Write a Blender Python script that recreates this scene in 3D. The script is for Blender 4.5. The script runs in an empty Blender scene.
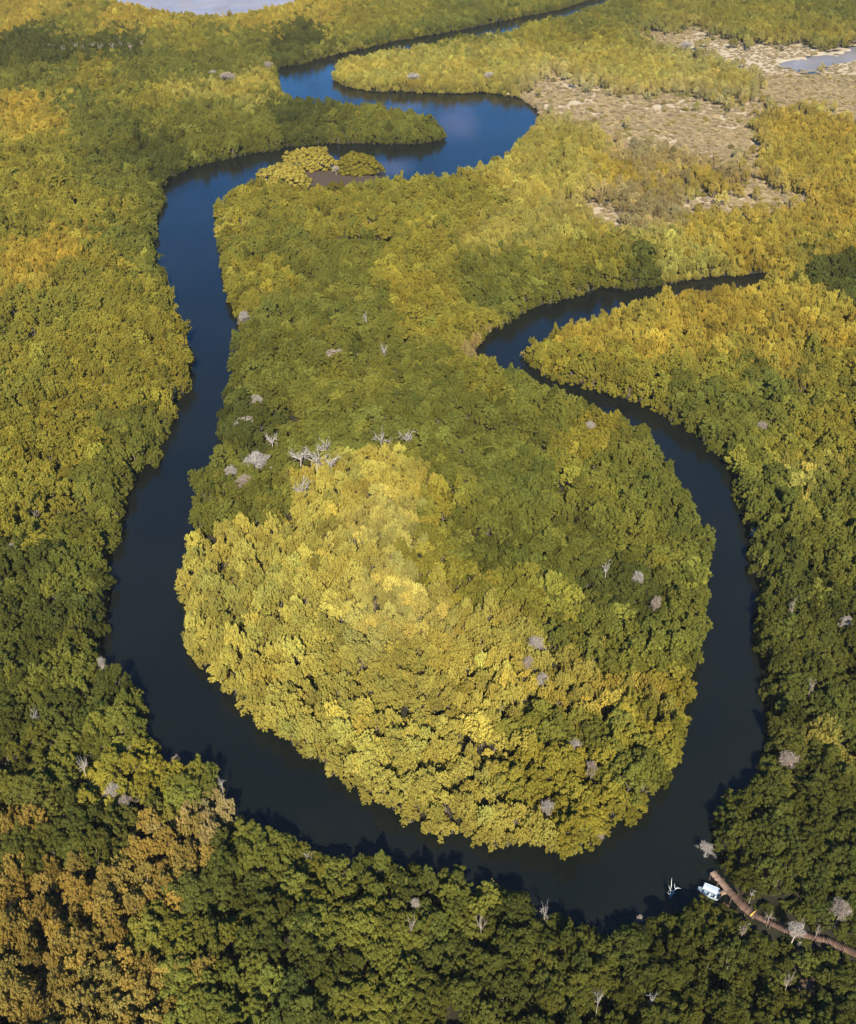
import bpy, math, random
import numpy as np
from mathutils import Vector, Matrix, Euler

random.seed(7)
rng = np.random.default_rng(7)
S = bpy.context.scene
COL = S.collection

# ------------------------------------------------------------------ camera model
W, H = 856, 1024
FPX = 1027.0
CAM_Z = 120.0
DEP = math.radians(35.8)
cd, sd_ = math.cos(DEP), math.sin(DEP)


def ray(px, py):
    a = (px - W / 2) / FPX
    b = (py - H / 2) / FPX
    # forward (0,cd,-sd), right (1,0,0), down-in-image (0,-sd,-cd)
    return np.array([a, cd - b * sd_, -sd_ - b * cd])


def ground(px, py, z=0.0):
    d = ray(px, py)
    t = (CAM_Z - z) / -d[2]
    return np.array([d[0] * t, d[1] * t])


def project(x, y, z):
    dz = z - CAM_Z
    depth = y * cd - dz * sd_
    dn = -y * sd_ - dz * cd
    return W / 2 + FPX * x / depth, H / 2 + FPX * dn / depth, depth


cam = bpy.data.cameras.new('camera')
cam.sensor_fit = 'VERTICAL'
cam.sensor_height = 24.0
cam.lens = 24.0 * FPX / H
cam.clip_start = 0.5
cam.clip_end = 20000
camo = bpy.data.objects.new('camera', cam)
COL.objects.link(camo)
camo.location = (0, 0, CAM_Z)
camo.rotation_euler = (math.radians(90) - DEP, 0, 0)
S.camera = camo

# ------------------------------------------------------------------ light
D = ray(404, 590)
D = Vector(D).normalized()
elev = math.asin(-D.z)
sun = bpy.data.lights.new('sun', 'SUN')
sun.energy = 4.9
sun.angle = math.radians(0.53)
sun.color = (1.0, 0.91, 0.74)
suno = bpy.data.objects.new('sun', sun)
COL.objects.link(suno)
suno.rotation_euler = D.to_track_quat('-Z', 'Y').to_euler()
suno.location = (0, -50, 200)

world = bpy.data.worlds.new('World')
S.world = world
world.use_nodes = True
wn = world.node_tree
wn.nodes.clear()
sky = wn.nodes.new('ShaderNodeTexSky')
sky.sky_type = 'NISHITA'
sky.sun_disc = False
sky.sun_elevation = elev
sky.sun_rotation = math.atan2(-D.x, -D.y)
sky.altitude = 2500
sky.air_density = 1.0
sky.dust_density = 0.1
sky.ozone_density = 5.0
bg = wn.nodes.new('ShaderNodeBackground')
bg.inputs['Strength'].default_value = 0.112
sat = wn.nodes.new('ShaderNodeHueSaturation')
sat.inputs['Saturation'].default_value = 1.30
wo = wn.nodes.new('ShaderNodeOutputWorld')
wn.links.new(sky.outputs[0], sat.inputs['Color'])
wn.links.new(sat.outputs[0], bg.inputs[0])
wn.links.new(bg.outputs[0], wo.inputs[0])

S.view_settings.view_transform = 'Standard'
S.view_settings.look = 'None'
S.view_settings.gamma = 1
S.view_settings.exposure = 0.90
S.view_settings.use_curve_mapping = False
cy = S.cycles
cy.max_bounces = 5
cy.diffuse_bounces = 2
cy.glossy_bounces = 2
cy.transmission_bounces = 3
cy.transparent_max_bounces = 6
cy.volume_bounces = 0
cy.use_denoising = True
cy.denoising_prefilter = 'ACCURATE'
cy.denoiser = 'OPENIMAGEDENOISE'
cy.denoising_input_passes = 'RGB_ALBEDO_NORMAL'
cy.pixel_filter_type = 'BLACKMAN_HARRIS'
cy.filter_width = 1.4
cy.caustics_reflective = False
cy.caustics_refractive = False


# ------------------------------------------------------------------ helpers
def tag(o, label=None, cat=None, group=None, kind=None):
    if label: o['label'] = label
    if cat: o['category'] = cat
    if group: o['group'] = group
    if kind: o['kind'] = kind
    return o


def link(o):
    COL.objects.link(o)
    return o


def mesh_np(name, v, f, mats, midx=None, smooth=False):
    """v (n,3) float, f list/array of quads or tris"""
    m = bpy.data.meshes.new(name)
    v = np.asarray(v, dtype=np.float32)
    f = np.asarray(f, dtype=np.int32)
    m.vertices.add(len(v))
    m.vertices.foreach_set('co', v.ravel())
    k = f.shape[1]
    m.loops.add(f.size)
    m.loops.foreach_set('vertex_index', f.ravel())
    m.polygons.add(len(f))
    m.polygons.foreach_set('loop_start', np.arange(0, f.size, k, dtype=np.int32))
    m.polygons.foreach_set('loop_total', np.full(len(f), k, dtype=np.int32))
    for mt in (mats if isinstance(mats, (list, tuple)) else [mats]):
        m.materials.append(mt)
    if midx is not None:
        m.polygons.foreach_set('material_index', np.asarray(midx, dtype=np.int32))
    if smooth:
        m.polygons.foreach_set('use_smooth', np.ones(len(f), dtype=bool))
    m.update(calc_edges=True)
    m.validate()
    return m


def nodes(name):
    m = bpy.data.materials.new(name)
    m.use_nodes = True
    nt = m.node_tree
    nt.nodes.clear()
    out = nt.nodes.new('ShaderNodeOutputMaterial')
    return m, nt, out


def N(nt, t, **kw):
    n = nt.nodes.new(t)
    for k, v in kw.items():
        if k in n.inputs:
            n.inputs[k].default_value = v
        else:
            setattr(n, k, v)
    return n


# value noise (numpy) ------------------------------------------------
_perm = np.random.default_rng(3).random((256, 256))


def vnoise(x, y, seed=0):
    x = np.asarray(x, float) + seed * 37.3
    y = np.asarray(y, float) + seed * 91.7
    xi = np.floor(x).astype(int); yi = np.floor(y).astype(int)
    fx = x - xi; fy = y - yi
    fx = fx * fx * (3 - 2 * fx); fy = fy * fy * (3 - 2 * fy)
    g = lambda a, b: _perm[a & 255, b & 255]
    return (g(xi, yi) * (1 - fx) + g(xi + 1, yi) * fx) * (1 - fy) + (g(xi, yi + 1) * (1 - fx) + g(xi + 1, yi + 1) * fx) * fy


def fbm(x, y, seed=0, o=3):
    s = 0; a = 1; t = 0
    for i in range(o):
        s = s + a * vnoise(x * 2 ** i, y * 2 ** i, seed + i * 5)
        t += a; a *= 0.5
    return s / t


# ------------------------------------------------------------------ river outline (photo px -> ground)
RIVER = [
    # upper bank of the far channel, going west
    (640, -16), (591, 0), (556, 11), (521, 17), (476, 27), (434, 35), (396, 41), (368, 48),
    (341, 54), (322, 58), (302, 64), (277, 68), (279, 82), (283, 94), (296, 97), (318, 103), (341, 105), (378, 105),
    (392, 111), (416, 113), (436, 121), (447, 136), (440, 140), (420, 144), (390, 144), (333, 144), (289, 147), (275, 151), (251, 154),
    (228, 159), (195, 167), (172, 177), (163, 189), (166, 201), (158, 217), (157, 233), (153, 245), (158, 261),
    (167, 280), (174, 304), (181, 320), (187, 332), (189, 345), (189, 359), (193, 370), (192, 387), (178, 401), (175, 422), (166, 438),
    (159, 450), (161, 461), (138, 478), (128, 499), (128, 513), (122, 535), (113, 553), (110, 577), (107, 602), (108, 633), (99, 649),
    (106, 663), (106, 672), (124, 671), (136, 680), (148, 694), (155, 705), (151, 717), (153, 729), (163, 741), (166, 754), (191, 757),
    (218, 765), (223, 792), (242, 808), (276, 821), (300, 826), (327, 844), (343, 855), (364, 856), (385, 849), (419, 854), (432, 866),
    (450, 872), (492, 872), (501, 887), (523, 896), (529, 905), (559, 908), (574, 917), (599, 914), (611, 920), (634, 909),
    (667, 904), (680, 899), (697, 897), (712, 901), (722, 900), (724, 890), (716, 874), (714, 853), (710, 844), (710, 830), (704, 818),
    (721, 802), (721, 788), (753, 781), (758, 767), (767, 755), (764, 743), (765, 710), (762, 688), (762, 676), (757, 661), (750, 643),
    (757, 633), (756, 615), (755, 605), (762, 592), (750, 572), (747, 560), (746, 541), (745, 526), (740, 514), (731, 491), (734, 473),
    (722, 461), (699, 443), (677, 426), (643, 405), (624, 401), (602, 392), (576, 385), (550, 381), (527, 366), (520, 351),
    (538, 336), (572, 321), (595, 314), (628, 302), (658, 293), (684, 288), (714, 286), (744, 286), (768, 279),
    (766, 274), (714, 278), (699, 280), (684, 283), (662, 286), (624, 291), (606, 288), (572, 299), (531, 310), (509, 323), (484, 336),
    (474, 355), (505, 368), (535, 379), (557, 388), (572, 394), (591, 403), (621, 414), (651, 433), (674, 465), (686, 488), (696, 503),
    (699, 521), (709, 531), (714, 544), (709, 559), (712, 572), (707, 582), (708, 592), (709, 613), (704, 623), (712, 635), (703, 643), (704, 666),
    (694, 681), (698, 698), (683, 708), (689, 725), (688, 750), (671, 781), (662, 800), (650, 809), (627, 823), (608, 842),
    (599, 850), (574, 860), (553, 861), (532, 851), (514, 854), (474, 851), (459, 838), (438, 841), (416, 829), (395, 817),
    (373, 811), (355, 795), (324, 777), (291, 753), (264, 732), (242, 712), (230, 697), (211, 686), (208, 670), (187, 656), (184, 628),
    (187, 612), (176, 591), (180, 570), (180, 553), (194, 530), (192, 513), (194, 492), (191, 482), (206, 468), (211, 452), (222, 443),
    (218, 431), (218, 415), (227, 394), (230, 370), (239, 336), (235, 318), (230, 304), (223, 280), (221, 264), (220, 245), (215, 229), (215, 208),
    (223, 195), (251, 182), (258, 172), (280, 163), (300, 159), (335, 163), (378, 170), (384, 180), (416, 177), (452, 175), (463, 169), (475, 165), (507, 153), (517, 139), (535, 125), (539, 116),
    (537, 110), (519, 98), (503, 95), (489, 92), (460, 94), (420, 93), (399, 91), (378, 92), (367, 91), (343, 86), (332, 80), (335, 65), (350, 59), (376, 53),
    (402, 50), (430, 44), (469, 37), (514, 31), (532, 22), (571, 15), (613, 1), (666, -15)]
LAGOON = [(60, -18), (108, 0), (150, 10), (195, 17), (240, 15), (275, 8), (305, -1), (345, -18)]
POOL = [(779, 61), (810, 57), (828, 51), (858, 46), (880, 52), (858, 59), (834, 63), (810, 70), (786, 66)]


def to_ground(poly, tree_h=3.6):
    p = np.array(poly, float)
    # orientation: make the normal point into the water
    area = 0.5 * np.sum(p[:, 0] * np.roll(p[:, 1], -1) - np.roll(p[:, 0], -1) * p[:, 1])
    t = np.roll(p, -1, 0) - np.roll(p, 1, 0)
    t /= np.linalg.norm(t, axis=1)[:, None]
    nrm = np.stack([-t[:, 1], t[:, 0]], 1) * (1 if area > 0 else -1)   # inward
    up = np.clip(-nrm[:, 1], 0, 1)       # water lies above the bank in the picture: crowns hide its edge
    z = 0.4 + tree_h * up ** 0.8
    return np.array([ground(a, b, c) for (a, b), c in zip(p, z)])


def inside(poly, x, y):
    r = np.zeros(x.shape, bool)
    n = len(poly)
    for i in range(n):
        x1, y1 = poly[i]; x2, y2 = poly[(i + 1) % n]
        c = (y1 > y) != (y2 > y)
        with np.errstate(divide='ignore', invalid='ignore'):
            xi = (x2 - x1) * (y - y1) / (y2 - y1) + x1
        r ^= c & (x < xi)
    return r


def seg_dist(pts, x, y, closed=True):
    d = np.full(x.shape, 1e9)
    n = len(pts)
    for i in range(n if closed else n - 1):
        a = pts[i]; b = pts[(i + 1) % n]
        ab = b - a
        L = max(ab @ ab, 1e-9)
        t = np.clip(((x - a[0]) * ab[0] + (y - a[1]) * ab[1]) / L, 0, 1)
        d = np.minimum(d, np.hypot(x - a[0] - t * ab[0], y - a[1] - t * ab[1]))
    return d


RIV = to_ground(RIVER)
LAG = to_ground(LAGOON, 3.0)
POO = to_ground(POOL, 0.4)


def signed(poly, x, y):
    d = seg_dist(poly, x, y)
    return np.where(inside(poly, x, y), -d, d)


def water_sd(x, y):
    return np.minimum(np.minimum(signed(RIV, x, y), signed(LAG, x, y)), signed(POO, x, y))


# boardwalk centre line (deck at z = DECK)
DECK = 0.9
WALK = np.array([ground(a, b, DECK) for a, b in [(728, 890), (741, 904), (756, 916), (786, 930), (826, 940), (862, 956), (905, 985)]])
TIP = np.array([ground(a, b, DECK) for a, b in [(712, 872), (728, 890)]])

# ------------------------------------------------------------------ stands of vegetation (species control points; island L points also paint its glow)
CP = """
20 10 D;80 25 O;60 52 G;150 45 G;200 35 O;260 40 M;330 40 G;400 20 O;460 10 M;350 15 D;280 14 D;430 28 M;20 45 G;120 14 D;180 18 D;
20 105 D;50 112 D;100 80 O;130 75 O;200 85 Y;180 95 O;240 100 M;130 130 M;60 150 O;20 170 O;100 190 O;160 110 M;180 150 G;140 170 M;90 100 M;
250 130 M;330 120 G;400 125 M;430 125 M;255 88 Y;60 75 M;10 75 M;220 60 M;170 62 M;
50 250 D;10 270 D;20 225 O;90 260 O;140 240 M;60 300 O;120 320 O;160 340 O;30 350 O;90 380 O;150 380 O;20 430 O;80 450 O;130 430 M;60 500 O;110 490 M;30 520 O;90 535 M;
20 560 G;70 560 M;90 600 G;30 620 G;60 650 M;20 690 G;90 690 G;130 700 M;60 730 M;20 760 M;100 760 M;140 770 O;185 790 M;60 795 G;20 815 B;30 852 G;10 880 B;60 880 B;110 900 B;
60 950 B;20 1000 B;110 980 B;120 850 G;90 832 G;203 825 T;220 815 T;185 852 B;140 930 B;140 965 B;145 1005 B;150 900 B;178 940 M;235 880 G;280 870 M;330 890 M;250 950 G;200 1000 M;300 990 G;380 1000 M;420 930 M;
370 900 M;440 880 G;480 905 M;540 930 G;600 950 G;560 1000 G;480 980 G;650 960 G;700 1000 G;760 980 G;820 1000 G;690 920 G;780 900 G;820 860 G;740 840 G;800 800 G;760 860 G;
830 720 G;790 680 G;840 640 G;780 640 G;820 560 M;780 560 G;795 485 Y;760 500 M;840 500 M;770 440 O;730 420 M;820 420 O;818 732 Y;848 732 G;800 745 G;
560 345 O;600 340 D;660 330 D;720 310 D;780 310 D;840 330 D;640 380 O;700 380 O;760 370 D;830 390 O;680 360 D;850 260 G;832 275 G;700 410 M;745 395 M;600 370 O;545 360 O;
560 180 Y;620 170 D;700 170 D;780 160 D;840 150 D;800 220 D;740 230 D;680 250 Y;620 270 M;640 275 G;590 260 O;540 270 M;500 300 M;480 320 O;495 338 T;520 230 Y;460 200 O;840 200 D;840 240 D;
540 150 Y;600 140 Y;500 180 Y;780 120 D;760 250 D;580 235 Y;
600 50 Y;560 60 Y;500 60 Y;440 65 Y;380 75 Y;350 70 M;520 40 O;570 30 M;650 12 O;620 8 M;720 15 O;780 12 O;830 10 M;690 75 L;640 65 Y;720 75 Y;800 25 O;850 22 O;600 35 O;
560 97 S;600 100 S;640 110 S;680 105 S;720 120 S;740 95 S;575 112 S;620 128 S;660 138 S;700 152 S;735 158 S;765 104 S;820 92 S;850 88 S;530 80 S;745 182 S;770 192 S;790 90 S;840 80 S;700 37 S;740 48 S;780 52 S;665 32 S;840 40 S;610 205 S;650 160 T;640 205 T;705 185 S;690 135 S;650 122 S;725 140 S;540 88 S;718 160 T;
270 200 O;240 230 O;280 240 M;350 200 O;400 200 O;340 260 M;270 290 O;300 330 M;360 310 M;420 280 O;450 320 O;400 350 M;350 380 M;280 370 M;260 420 G;300 420 M;380 400 M;430 390 M;460 400 M;
350 440 M;230 480 M;220 510 M;280 500 M;400 440 M;430 440 M;460 460 M;460 490 O;260 235 O;245 220 Y;
510 400 M;560 410 M;480 380 O;600 440 O;550 460 M;640 470 M;500 480 M;600 520 M;660 540 M;690 580 M;560 540 M;620 600 G;680 640 M;640 660 M;500 540 M;470 500 M;455 530 O;455 490 O;465 555 O;505 580 O;555 612 O;
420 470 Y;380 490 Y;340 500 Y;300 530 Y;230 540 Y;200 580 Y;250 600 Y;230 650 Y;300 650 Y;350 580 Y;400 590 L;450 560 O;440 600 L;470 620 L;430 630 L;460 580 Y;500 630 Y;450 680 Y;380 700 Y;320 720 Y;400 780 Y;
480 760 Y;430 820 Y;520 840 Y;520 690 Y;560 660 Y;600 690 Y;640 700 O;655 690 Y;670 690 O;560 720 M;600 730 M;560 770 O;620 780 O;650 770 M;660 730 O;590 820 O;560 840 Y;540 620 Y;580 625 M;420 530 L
"""
SP = 'GMOYDBLST'
ALB = np.array([
    (0.086, 0.094, 0.019),   # G dark green
    (0.156, 0.158, 0.027),   # M mid green
    (0.245, 0.218, 0.031),   # O olive
    (0.375, 0.322, 0.064),   # Y yellow
    (0.390, 0.300, 0.044),   # D golden
    (0.275, 0.200, 0.044),   # B rust
    (0.400, 0.352, 0.090),   # L lime yellow, lightened to carry the sun's hotspot glow on the island
    (0.520, 0.415, 0.235),   # S pale dry scrub
    (0.350, 0.275, 0.105),   # T tan
])
cps = [c.split() for c in CP.replace('\n', '').split(';') if c.strip()]
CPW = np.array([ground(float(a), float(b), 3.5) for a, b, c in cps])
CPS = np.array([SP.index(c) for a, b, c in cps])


def species(x, y):
    depth = y * cd + (CAM_Z - 3) * sd_
    k = depth / 180.0
    wx = x + (fbm(x / (9 * k), y / (9 * k), 11, 3) - 0.5) * 14 * k + (fbm(x / (28 * k), y / (28 * k), 29, 2) - 0.5) * 12 * k
    wy = y + (fbm(x / (9 * k), y / (9 * k), 23, 3) - 0.5) * 14 * k + (fbm(x / (28 * k), y / (28 * k), 35, 2) - 0.5) * 12 * k
    out = np.empty(len(x), int)
    mix = np.empty((len(x), 3))
    for s in range(0, len(x), 4000):
        e = slice(s, s + 4000)
        dep = depth[e, None]
        # far away the picture squeezes distance, so measure it squeezed as well
        sq = np.clip(dep / 180.0, 0.8, 4)
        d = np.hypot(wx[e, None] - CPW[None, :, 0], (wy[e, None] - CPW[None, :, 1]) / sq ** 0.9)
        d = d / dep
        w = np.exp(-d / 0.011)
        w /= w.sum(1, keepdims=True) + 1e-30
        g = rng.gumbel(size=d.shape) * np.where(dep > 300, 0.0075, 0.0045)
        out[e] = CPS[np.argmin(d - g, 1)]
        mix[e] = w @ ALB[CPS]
    return out, mix


# ------------------------------------------------------------------ materials
def leaf_material():
    m, nt, out = nodes('mangrove_leaves')
    at = N(nt, 'ShaderNodeAttribute', attribute_type='INSTANCER', attribute_name='tint')
    geo = N(nt, 'ShaderNodeNewGeometry')
    hsv = N(nt, 'ShaderNodeHueSaturation')
    mr = N(nt, 'ShaderNodeMapRange')
    mr.inputs['To Min'].default_value = 0.74
    mr.inputs['To Max'].default_value = 1.28
    nt.links.new(geo.outputs['Random Per Island'], mr.inputs['Value'])
    nt.links.new(mr.outputs[0], hsv.inputs['Value'])
    mh = N(nt, 'ShaderNodeMapRange')
    mh.inputs['To Min'].default_value = 0.485
    mh.inputs['To Max'].default_value = 0.512
    mul = N(nt, 'ShaderNodeMath', operation='MULTIPLY')
    mul.inputs[1].default_value = 7.31
    fr = N(nt, 'ShaderNodeMath', operation='FRACT')
    nt.links.new(geo.outputs['Random Per Island'], mul.inputs[0])
    nt.links.new(mul.outputs[0], fr.inputs[0])
    nt.links.new(fr.outputs[0], mh.inputs['Value'])
    nt.links.new(mh.outputs[0], hsv.inputs['Hue'])
    nt.links.new(at.outputs['Color'], hsv.inputs['Color'])
    df = N(nt, 'ShaderNodeBsdfDiffuse')
    tr = N(nt, 'ShaderNodeBsdfTranslucent')
    mx = N(nt, 'ShaderNodeMixShader')
    mx.inputs[0].default_value = 0.30
    nt.links.new(hsv.outputs[0], df.inputs['Color'])
    nt.links.new(hsv.outputs[0], tr.inputs['Color'])
    nt.links.new(df.outputs[0], mx.inputs[1])
    nt.links.new(tr.outputs[0], mx.inputs[2])
    nt.links.new(mx.outputs[0], out.inputs[0])
    return m


def plain(name, col, rough=0.8, noise=0.0, scale=8.0, spec=0.3, island=0.0, metal=0.0):
    m, nt, out = nodes(name)
    b = N(nt, 'ShaderNodeBsdfPrincipled')
    b.inputs['Base Color'].default_value = (*col, 1)
    b.inputs['Roughness'].default_value = rough
    b.inputs['Specular IOR Level'].default_value = spec
    b.inputs['Metallic'].default_value = metal
    if noise or island:
        hsv = N(nt, 'ShaderNodeHueSaturation')
        hsv.inputs['Color'].default_value = (*col, 1)
        tex = N(nt, 'ShaderNodeTexNoise')
        tex.inputs['Scale'].default_value = scale
        tc = N(nt, 'ShaderNodeTexCoord')
        nt.links.new(tc.outputs['Object'], tex.inputs['Vector'])
        a = N(nt, 'ShaderNodeMapRange')
        a.inputs['From Min'].default_value = 0.3
        a.inputs['From Max'].default_value = 0.7
        a.inputs['To Min'].default_value = 1 - noise
        a.inputs['To Max'].default_value = 1 + noise
        nt.links.new(tex.outputs['Fac'], a.inputs['Value'])
        geo = N(nt, 'ShaderNodeNewGeometry')
        c = N(nt, 'ShaderNodeMapRange')
        c.inputs['To Min'].default_value = 1 - island
        c.inputs['To Max'].default_value = 1 + island
        nt.links.new(geo.outputs['Random Per Island'], c.inputs['Value'])
        mm = N(nt, 'ShaderNodeMath', operation='MULTIPLY')
        nt.links.new(a.outputs[0], mm.inputs[0])
        nt.links.new(c.outputs[0], mm.inputs[1])
        nt.links.new(mm.outputs[0], hsv.inputs['Value'])
        nt.links.new(hsv.outputs[0], b.inputs['Base Color'])
    nt.links.new(b.outputs[0], out.inputs[0])
    return m


LEAF = leaf_material()
BARK = plain('mangrove_bark', (0.16, 0.13, 0.10), 0.9, 0.3, 5)
DEADWOOD = plain('bleached_deadwood', (0.39, 0.345, 0.30), 0.85, 0.25, 3, island=0.25)
DEADWARM = plain('weathered_twigs', (0.34, 0.275, 0.22), 0.9, 0.3, 3, island=0.3)


# ------------------------------------------------------------------ crown meshes (unit radius about 1, height about 1.75, base at z=0)
def rand_dirs(n, r):
    v = r.normal(size=(n, 3))
    return v / np.linalg.norm(v, axis=1)[:, None]


def leaf_quads(c, nrm, size, r):
    """rhombic leaf sprays at centres c facing nrm"""
    n = len(c)
    t = np.cross(nrm, rand_dirs(n, r))
    t /= np.linalg.norm(t, axis=1)[:, None] + 1e-9
    b = np.cross(nrm, t)
    L = size * r.uniform(0.7, 1.4, n)[:, None]
    Wd = L * r.uniform(0.45, 0.8, n)[:, None]
    bend = nrm * L * r.uniform(-0.15, 0.25, n)[:, None]
    v = np.stack([c - t * L + bend, c - b * Wd, c + t * L + bend, c + b * Wd], 1).reshape(-1, 3)
    f = np.arange(4 * n).reshape(-1, 4)
    return v, f


def crown(seed, feather):
    r = np.random.default_rng(seed)
    V = []; C = []
    nm = int(r.integers(9, 12)) if not feather else int(r.integers(10, 14))
    lobes = []
    cen = np.array([0, 0, 0.82])
    # main clumps round a dome, sub-lobes on each clump
    for i in range(nm):
        a = i * 2.39996 + r.uniform(-0.4, 0.4)
        el = math.asin(np.clip(-0.35 + 1.35 * (i + 0.5) / nm, -1, 0.99)) if i else math.radians(80)
        rad = r.uniform(0.42, 0.78)
        p = cen + np.array([math.cos(a) * math.cos(el) * rad, math.sin(a) * math.cos(el) * rad, math.sin(el) * rad * r.uniform(0.75, 1.0)])
        big = r.uniform(0.25, 0.40)
        ns = int(r.integers(9, 14)) if not feather else int(r.integers(11, 16))
        out = (p - cen) / np.linalg.norm(p - cen)
        for k in range(ns):
            d = rand_dirs(1, r)[0] + out * 0.5 + np.array([0, 0, 0.25])
            d /= np.linalg.norm(d)
            q = p + d * big * r.uniform(0.75, 1.2)
            rr = r.uniform(0.075, 0.165) if not feather else r.uniform(0.06, 0.125)
            lobes.append((q, rr))
        lobes.append((p, big * 0.6))
    for q, rr in lobes:
        n = int(30 + 1750 * rr * rr) if not feather else int(26 + 1900 * rr * rr)
        d = rand_dirs(n, r)
        d[:, 2] = np.where(d[:, 2] < -0.3, -d[:, 2], d[:, 2])
        st = np.array([1, 1, 0.8]) if not feather else np.array([0.85, 0.85, 1.5])
        rad = rr * r.uniform(0.78, 1.08, n)[:, None]
        if feather:
            rad *= r.uniform(0.8, 1.25, n)[:, None]
        c = q + d * rad * st
        nrm = d + r.normal(size=(n, 3)) * (0.42 if not feather else 0.55) + np.array([0, 0, 0.25])
        nrm /= np.linalg.norm(nrm, axis=1)[:, None]
        C.append(c); V.append(nrm)
    c = np.concatenate(C); nrm = np.concatenate(V)
    return leaf_quads(c, nrm, 0.037 if not feather else 0.034, r)


def tube(pts, radii, n=6):
    pts = np.asarray(pts, float)
    v = []; f = []
    up = np.array([0.31, 0.17, 0.93])
    for i, p in enumerate(pts):
        t = pts[min(i + 1, len(pts) - 1)] - pts[max(i - 1, 0)]
        t /= np.linalg.norm(t) + 1e-9
        a = np.cross(t, up)
        if np.linalg.norm(a) < 0.1: a = np.cross(t, [1, 0, 0])
        a /= np.linalg.norm(a)
        b = np.cross(t, a)
        for k in range(n):
            ang = 2 * math.pi * k / n
            v.append(p + radii[i] * (a * math.cos(ang) + b * math.sin(ang)))
    for i in range(len(pts) - 1):
        for k in range(n):
            f.append((i * n + k, i * n + (k + 1) % n, (i + 1) * n + (k + 1) % n, (i + 1) * n + k))
    return np.array(v), np.array(f)


def merge(parts):
    v = []; f = []; o = 0
    for a, b in parts:
        v.append(a); f.append(b + o); o += len(a)
    return np.concatenate(v), np.concatenate(f)


def trunk(seed):
    r = np.random.default_rng(seed)
    P = []
    P.append(tube([(0, 0, 0.12), (0.03, 0.02, 0.35), (-0.02, 0.03, 0.6), (0, 0, 0.9)], [0.07, 0.055, 0.05, 0.02]))
    for k in range(5):                 # limbs
        a = k * 1.257 + r.uniform(-0.3, 0.3)
        e = r.uniform(0.45, 0.65)
        z0 = r.uniform(0.3, 0.55)
        P.append(tube([(0, 0, z0), (math.cos(a) * e * 0.5, math.sin(a) * e * 0.5, z0 + 0.22), (math.cos(a) * e, math.sin(a) * e, z0 + r.uniform(0.4, 0.65))], [0.035, 0.025, 0.008], 5))
    for k in range(7):                 # arched prop roots
        a = k * 0.9 + r.uniform(-0.2, 0.2)
        e = r.uniform(0.22, 0.4)
        P.append(tube([(0, 0, 0.3), (math.cos(a) * e * 0.6, math.sin(a) * e * 0.6, 0.22), (math.cos(a) * e, math.sin(a) * e, -0.06)], [0.02, 0.018, 0.014], 4))
    return merge(P)


NB, NF = 10, 9
CROWNS = []; TRUNKS = []; WHOLE = []
SRC = bpy.data.collections.new('tree_kinds')
for i in range(NB + NF):
    cv, cf = crown(100 + i, i >= NB)
    tv, tf = trunk(300 + i)
    CROWNS.append(mesh_np('crown', cv, cf, LEAF))
    TRUNKS.append(mesh_np('trunk', tv, tf, BARK, smooth=True))
    v, f = merge([(cv, cf), (tv, tf)])
    m = mesh_np('mangrove_kind', v, f, [LEAF, BARK], [0] * len(cf) + [1] * len(tf))
    o = bpy.data.objects.new('mangrove_kind_%02d' % i, m)
    SRC.objects.link(o)
    WHOLE.append(o)

# ------------------------------------------------------------------ dead trees
def branchy(seed, levels, base_len, base_rad, n0, spread, upward, n=5, splits=(2, 4)):
    r = np.random.default_rng(seed)
    P = []

    def grow(p, d, L, rad, lev):
        pts = [p]; q = p.copy(); dd = d.copy()
        for s in range(3):
            dd = dd + r.normal(size=3) * 0.22 + np.array([0, 0, 0.04])
            dd /= np.linalg.norm(dd)
            q = q + dd * L / 3
            pts.append(q.copy())
        P.append(tube(pts, [rad, rad * 0.82, rad * 0.66, rad * 0.42 if lev else rad * 0.2], n if lev > 1 else 4))
        if lev == 0: return
        for k in range(int(r.integers(*splits)) + 1):
            t = int(r.integers(1, 4))
            nd = dd + r.normal(size=3) * spread + np.array([0, 0, upward])
            nd /= np.linalg.norm(nd)
            grow(pts[t], nd, L * r.uniform(0.5, 0.85), rad * 0.55, lev - 1)
    for i in range(n0):
        a = i * 2.4 + r.uniform(-0.3, 0.3)
        d = np.array([math.cos(a) * 0.6, math.sin(a) * 0.6, 1.0])
        if n0 == 1: d = np.array([0.1, 0.05, 1.0])
        d /= np.linalg.norm(d)
        grow(np.array([0, 0, 0.0]), d, base_len, base_rad, levels)
    return merge(P)


def split_trunk(v, f, r_lim):
    return v, f


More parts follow.
